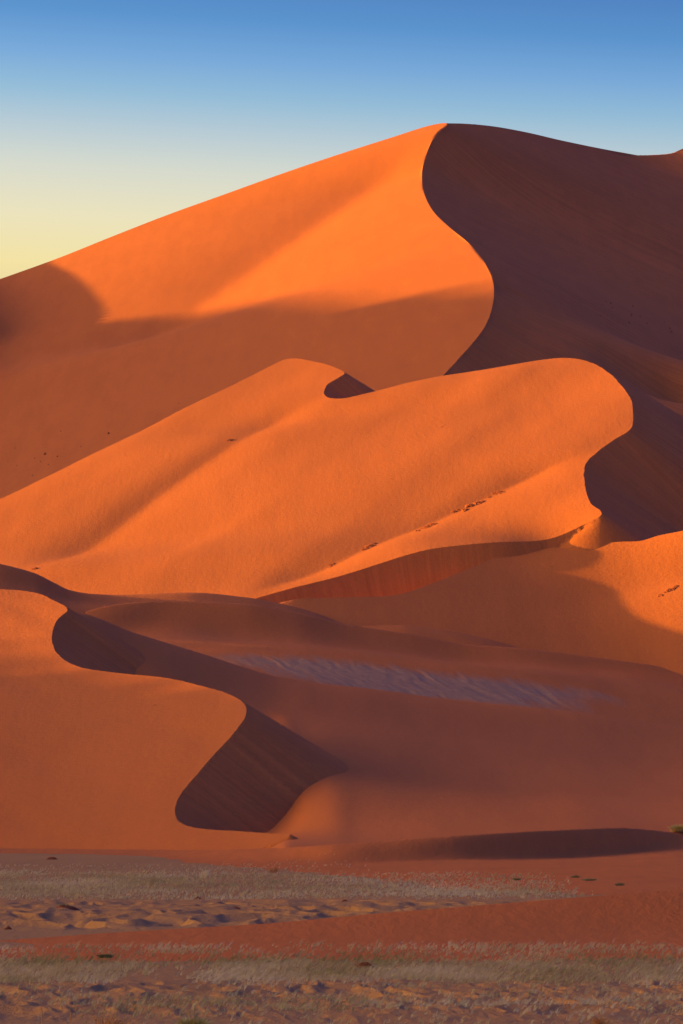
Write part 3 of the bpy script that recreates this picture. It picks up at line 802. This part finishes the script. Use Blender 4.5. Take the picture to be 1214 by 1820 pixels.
def tuft_mesh(name, n, h, spread, width, lean, seed, tint, mat, parent=None, w=.1, d=.1):
    g = np.random.default_rng(seed)
    roots = np.stack([g.uniform(-w, w, n), g.uniform(-d, d, n), np.zeros(n)], 1)
    V, Fq, tt = blades(roots, 7, np.full(n, h) * g.uniform(.7, 1.1, n), spread, width, lean, seed, np.full(n, tint))
    o = mesh_obj(name, V, Fq, mat, smooth=False, attrs={"tint": np.repeat(tt[:, None], 3, 1)})
    if parent: o.parent = parent
    return o

M_TWIG = blade_material("dry_twig", [(0, (.20, .07, .03)), (.5, (.62, .24, .06)), (1, (.80, .42, .10))])
M_GREEN = blade_material("green_shrub", [(0, (.10, .12, .03)), (.5, (.32, .29, .08)), (1, (.74, .52, .12))])
M_CLOD = sand_material("hard_sand", base=(.38, .10, .03), grain=.8, gs=6.0)

def at_ground(px, py):
    Y = CAMZ * F / (py - HOR); x = (px - 607) / F * Y
    return np.array([x, Y, float(max(ground_z(np.array([x]), np.array([Y]))[0], W2g(np.array([x]), np.array([Y]))[0] if Y > 215 else -9))])

def thing(name, label, cat, loc, group=None):
    o = bpy.data.objects.new(name, None); COL.objects.link(o); o.location = loc; o.empty_display_size = .2
    return tag(o, label, cat, group)

def shrub(name, label, cat, loc, w, h, tint, mat, seed, mound=None, n=30, width=.006, lean=.25, group=None, spread=None):
    t = thing(name, label, cat, loc, group)
    if mound: lump_mesh("mound", mound[0], mound[0] * .8, mound[1], seed, M_CLOD, t)
    o = tuft_mesh("stems", n, h, spread or w * .5, width, lean, seed, tint, mat, t, w * .35, w * .3)
    if mound: o.location = (-.1 * mound[0], 0, mound[1] * .55)
    return t

shrub("sand_mound", "dark red sand mound topped by a small yellow tuft, alone on the hummocky bare strip", "sand mound", at_ground(119, 1624), .35, .16, .7, M_GREEN, 301, mound=(1.05, .24), n=14)
shrub("sand_mound", "dark brown mound with rusty twigs in the middle of the near grass band", "sand mound", at_ground(648, 1724), .4, .12, .4, M_TWIG, 302, mound=(.62, .17), n=26)
shrub("green_bush", "rounded yellow-green bush at the bottom edge of the photo", "bush", at_ground(344, 1828), .50, .24, .75, M_GREEN, 303, n=90, width=.007)
shrub("dry_bush", "small orange bush at the bottom edge right of the middle", "bush", at_ground(1066, 1824), .30, .20, .8, M_TWIG, 304, n=40)
shrub("dry_bush", "wide thin orange bush at the bottom edge between the stalks and the yellow-green bush", "bush", at_ground(198, 1832), .62, .33, .75, M_TWIG, 305, n=22, width=.007, lean=.3)
shrub("dry_bush", "pale reddish leafless shrub at the foot of the far sand ridge", "bush", at_ground(486, 1551), .5, .55, .55, M_TWIG, 306, n=10, width=.012)
shrub("dry_bush", "pale straw shrub standing above the far grass on the left", "bush", at_ground(362, 1561), .5, .62, .85, M_GRASS, 307, n=12, width=.014)
shrub("green_bush", "low dark green bush at the top of the near grass band", "bush", at_ground(186, 1704), .36, .13, .25, M_GREEN, 308, n=46, width=.012)
for k, (px, lab) in enumerate([(75, "tall orange stalk with short side twigs, leftmost at the bottom edge"), (126, "straight orange stalk standing right of a similar one at the bottom edge")]):
    t = thing("dry_stalk", lab, "dry stalk", at_ground(px, 1826), "orange stalks at the bottom edge")
    g = np.random.default_rng(310 + k)
    V = []; Fq = []
    def stick(a, b, r0, r1):
        i = len(V); a = np.array(a); b = np.array(b)
        for p, r in ((a, r0), (b, r1)):
            for q in range(5): V.append(p + np.array([math.cos(q * 1.2566) * r, math.sin(q * 1.2566) * r, 0]))
        for q in range(5): Fq.append((i + q, i + (q + 1) % 5, i + 5 + (q + 1) % 5, i + 5 + q))
    pz = [(0, 0, -.03), (-.012, 0, .12), (-.006, 0, .24), (-.02, .0, .36)]
    for a_, b_ in zip(pz[:-1], pz[1:]): stick(a_, b_, .011, .009)
    o = mesh_obj("stalk", V, Fq, M_TWIG, attrs={"tint": np.full((len(V), 3), .75)}); o.parent = t
    V = []; Fq = []
    for q in range(12):
        z = g.uniform(.1, .33); a_ = g.uniform(0, 6.28); l_ = g.uniform(.02, .07)
        stick((-.01, 0, z), (-.01 + math.cos(a_) * l_, math.sin(a_) * l_, z + g.uniform(.01, .05)), .005, .003)
    o = mesh_obj("side_twigs", V, Fq, M_TWIG, attrs={"tint": np.full((len(V), 3), .8)}); o.parent = t
x_, y_ = P(1206, 1484, 373)[:2]
shrub("green_bush", "yellow-green bush at the right end of the far sand ridge", "bush", (x_, y_, float(W2g(x_, y_))), 1.0, .62, .9, M_GREEN, 312, mound=(1.3, .2), n=80, width=.016)
for k, (px, py, lab) in enumerate([(1022, 1567, "tiny green plant on the red apron, left of a wider pale one"), (1046, 1572, "wider pale green plant on the red apron below the dark ridge front"), (1101, 1580, "small green plant on the red apron close to the crest of the near ridge"), (918, 1569, "greyish low plant where the red apron meets the pale grass")]):
    shrub("small_plant", lab, "plant", at_ground(px, py), .45 if k != 1 else .9, .16, .35 + .2 * (k == 1), M_GREEN, 320 + k, n=22, width=.015, group="small plants below the far ridge")
for k, (px, py, w, h, lab) in enumerate([(92, 1528, 1.3, .22, "flat dark clod below the left dune, on the far bare plain"), (352, 1599, .62, .16, "dark red clod at the lower edge of the far grass"), (210, 1622, .34, .07, "small dark clod right of the tufted red sand mound"),
                                         (15, 1654, .30, .10, "dark clod with a yellowish top at the left edge beside the near ridge"), (612, 1608, .30, .08, "small dark clod on the hummocks just behind the near ridge"), (420, 1622, .34, .07, "flat dark clod among the purple hummocks left of the near ridge crest")]):
    p = at_ground(px, py)
    tag(lump_mesh("sand_clod", w, w * .8, h, 330 + k, M_CLOD, loc=p), lab, "clod", "dark clods on the plain")

# ---- broken ledges of hard sand on the dune faces
def ledge(W, px, py, yr, length, h, slope, seed, label, group, pieces=5, name="sand_ledge"):
    c = hit(W, px, py, *yr)
    g = np.random.default_rng(seed)
    Vs = []; Fs = []; off = 0
    for q in range(pieces):
        f = (q + .5) / pieces - .5
        qx = px + f * length + g.normal(0, 2); qy = py - f * length * slope + g.normal(0, 2)
        p = hit(W, qx, qy, *yr)
        s_ = .55 + .9 * g.random() * (1 - abs(f) * 1.2)
        n = 14; th = np.linspace(0, 2 * np.pi, n, endpoint=False)
        w = length / pieces * 1.05 * p[1] / F * s_
        for r, z in ((0.0, 1.0), (.45, .9), (.8, .45), (1.15, -.6)):
            for t_ in th:
                k = 1 + .45 * g.uniform(-1, 1)
                x = p[0] + math.cos(t_) * w * r * k; y = p[1] + math.sin(t_) * w * 1.6 * r * k
                Vs.append((x, y, float(W(x, y)) + z * h * .5 * s_ * (1 + .3 * g.uniform(-1, 1)) - .05))
        for i in range(3):
            for j in range(n):
                a = off + i * n + j; b = off + i * n + (j + 1) % n
                Fs.append((a, b, b + n, a + n))
        off += 4 * n
    V = np.array(Vs) - c
    o = mesh_obj(name, V, Fs, M_LEDGE, smooth=False); o.location = c
    return tag(o, label, "sand ledge", group)
G1 = "broken ledges on the bright middle dune"
for px, py, L, h, sl, n, lab in [(832, 902, 52, .55, .45, 7, "largest broken ledge of dark hard sand on the lower part of the bright middle dune"), (882, 877, 26, .35, .45, 4, "thin broken ledge just up-slope of the largest ledge on the middle dune"), (758, 936, 40, .40, .42, 5, "broken ledge just down-slope of the largest ledge on the middle dune"),
                                 (655, 973, 30, .35, .5, 4, "short broken ledge in the middle of the lower diagonal row on the bright dune"), (588, 1006, 18, .25, .45, 3, "lowest tiny ledge of the diagonal row on the bright dune"), (787, 758, 12, .25, .8, 2, "faint slanting ledge high on the bright middle dune below the hooked notch"),
                                 (407, 786, 7, .5, .7, 1, "single dark fleck on the bright streak of the middle dune"), (62, 1012, 7, .5, .6, 1, "dark fleck at the lower left corner of the bright middle dune")]:
    ledge(WD, px, py, (700, 1250), L, h, sl, 400 + px, lab, G1, n)
ledge(WP, 1186, 1049, (640, 960), 36, .45, .35, 431, "dark broken ledge on the lit orange lobe at the right edge", "ledges on other dunes", 5)
ledge(WL, 270, 1252, (390, 900), 6, .2, .3, 433, "tiny scar on the shaded face of the left dune", "ledges on other dunes", 1)
# ---- clods fallen down the back dune
g = np.random.default_rng(55)
pts = [(193, 771, 5), (80, 808, 6), (102, 812, 4), (62, 815, 3), (144, 794, 3), (108, 767, 3), (27, 797, 3), (14, 820, 3), (30, 828, 3), (72, 821, 3), (86, 826, 3), (58, 846, 4), (320, 735, 4), (318, 718, 3)]
first = None
for k, (px, py, r) in enumerate(pts):
    p = hit(WA, px, py, 1000, 2250)
    if first is None:
        o = lump_mesh("rock_clod", 1.0, 1.3, .8, 500, M_CLOD); first = o
    else:
        o = first.copy(); COL.objects.link(o)
    sc_ = r * p[1] / F * .75
    o.scale = (sc_, sc_, sc_); o.location = p; o.rotation_euler = (0, 0, g.uniform(0, 6.28))
    tag(o, "small dark clod lying on the shaded lower face of the back dune", "clod", "clods on the shaded face of the back dune")
for k in range(16):
    f = g.random(); px = 1068 + 128 * f + g.normal(0, 8); py = 548 + 45 * f + g.normal(0, 9)
    p = hit(WR, px, py, 1200, 2200)
    o = first.copy(); COL.objects.link(o)
    sc_ = g.uniform(1.8, 3.6) * p[1] / F
    o.scale = (sc_ * 1.3, sc_, sc_); o.location = p; o.rotation_euler = (0, 0, g.uniform(0, 6.28))
    tag(o, "small clod in the scattered row on the dark right face of the back dune", "clod", "clods on the dark face of the back dune")
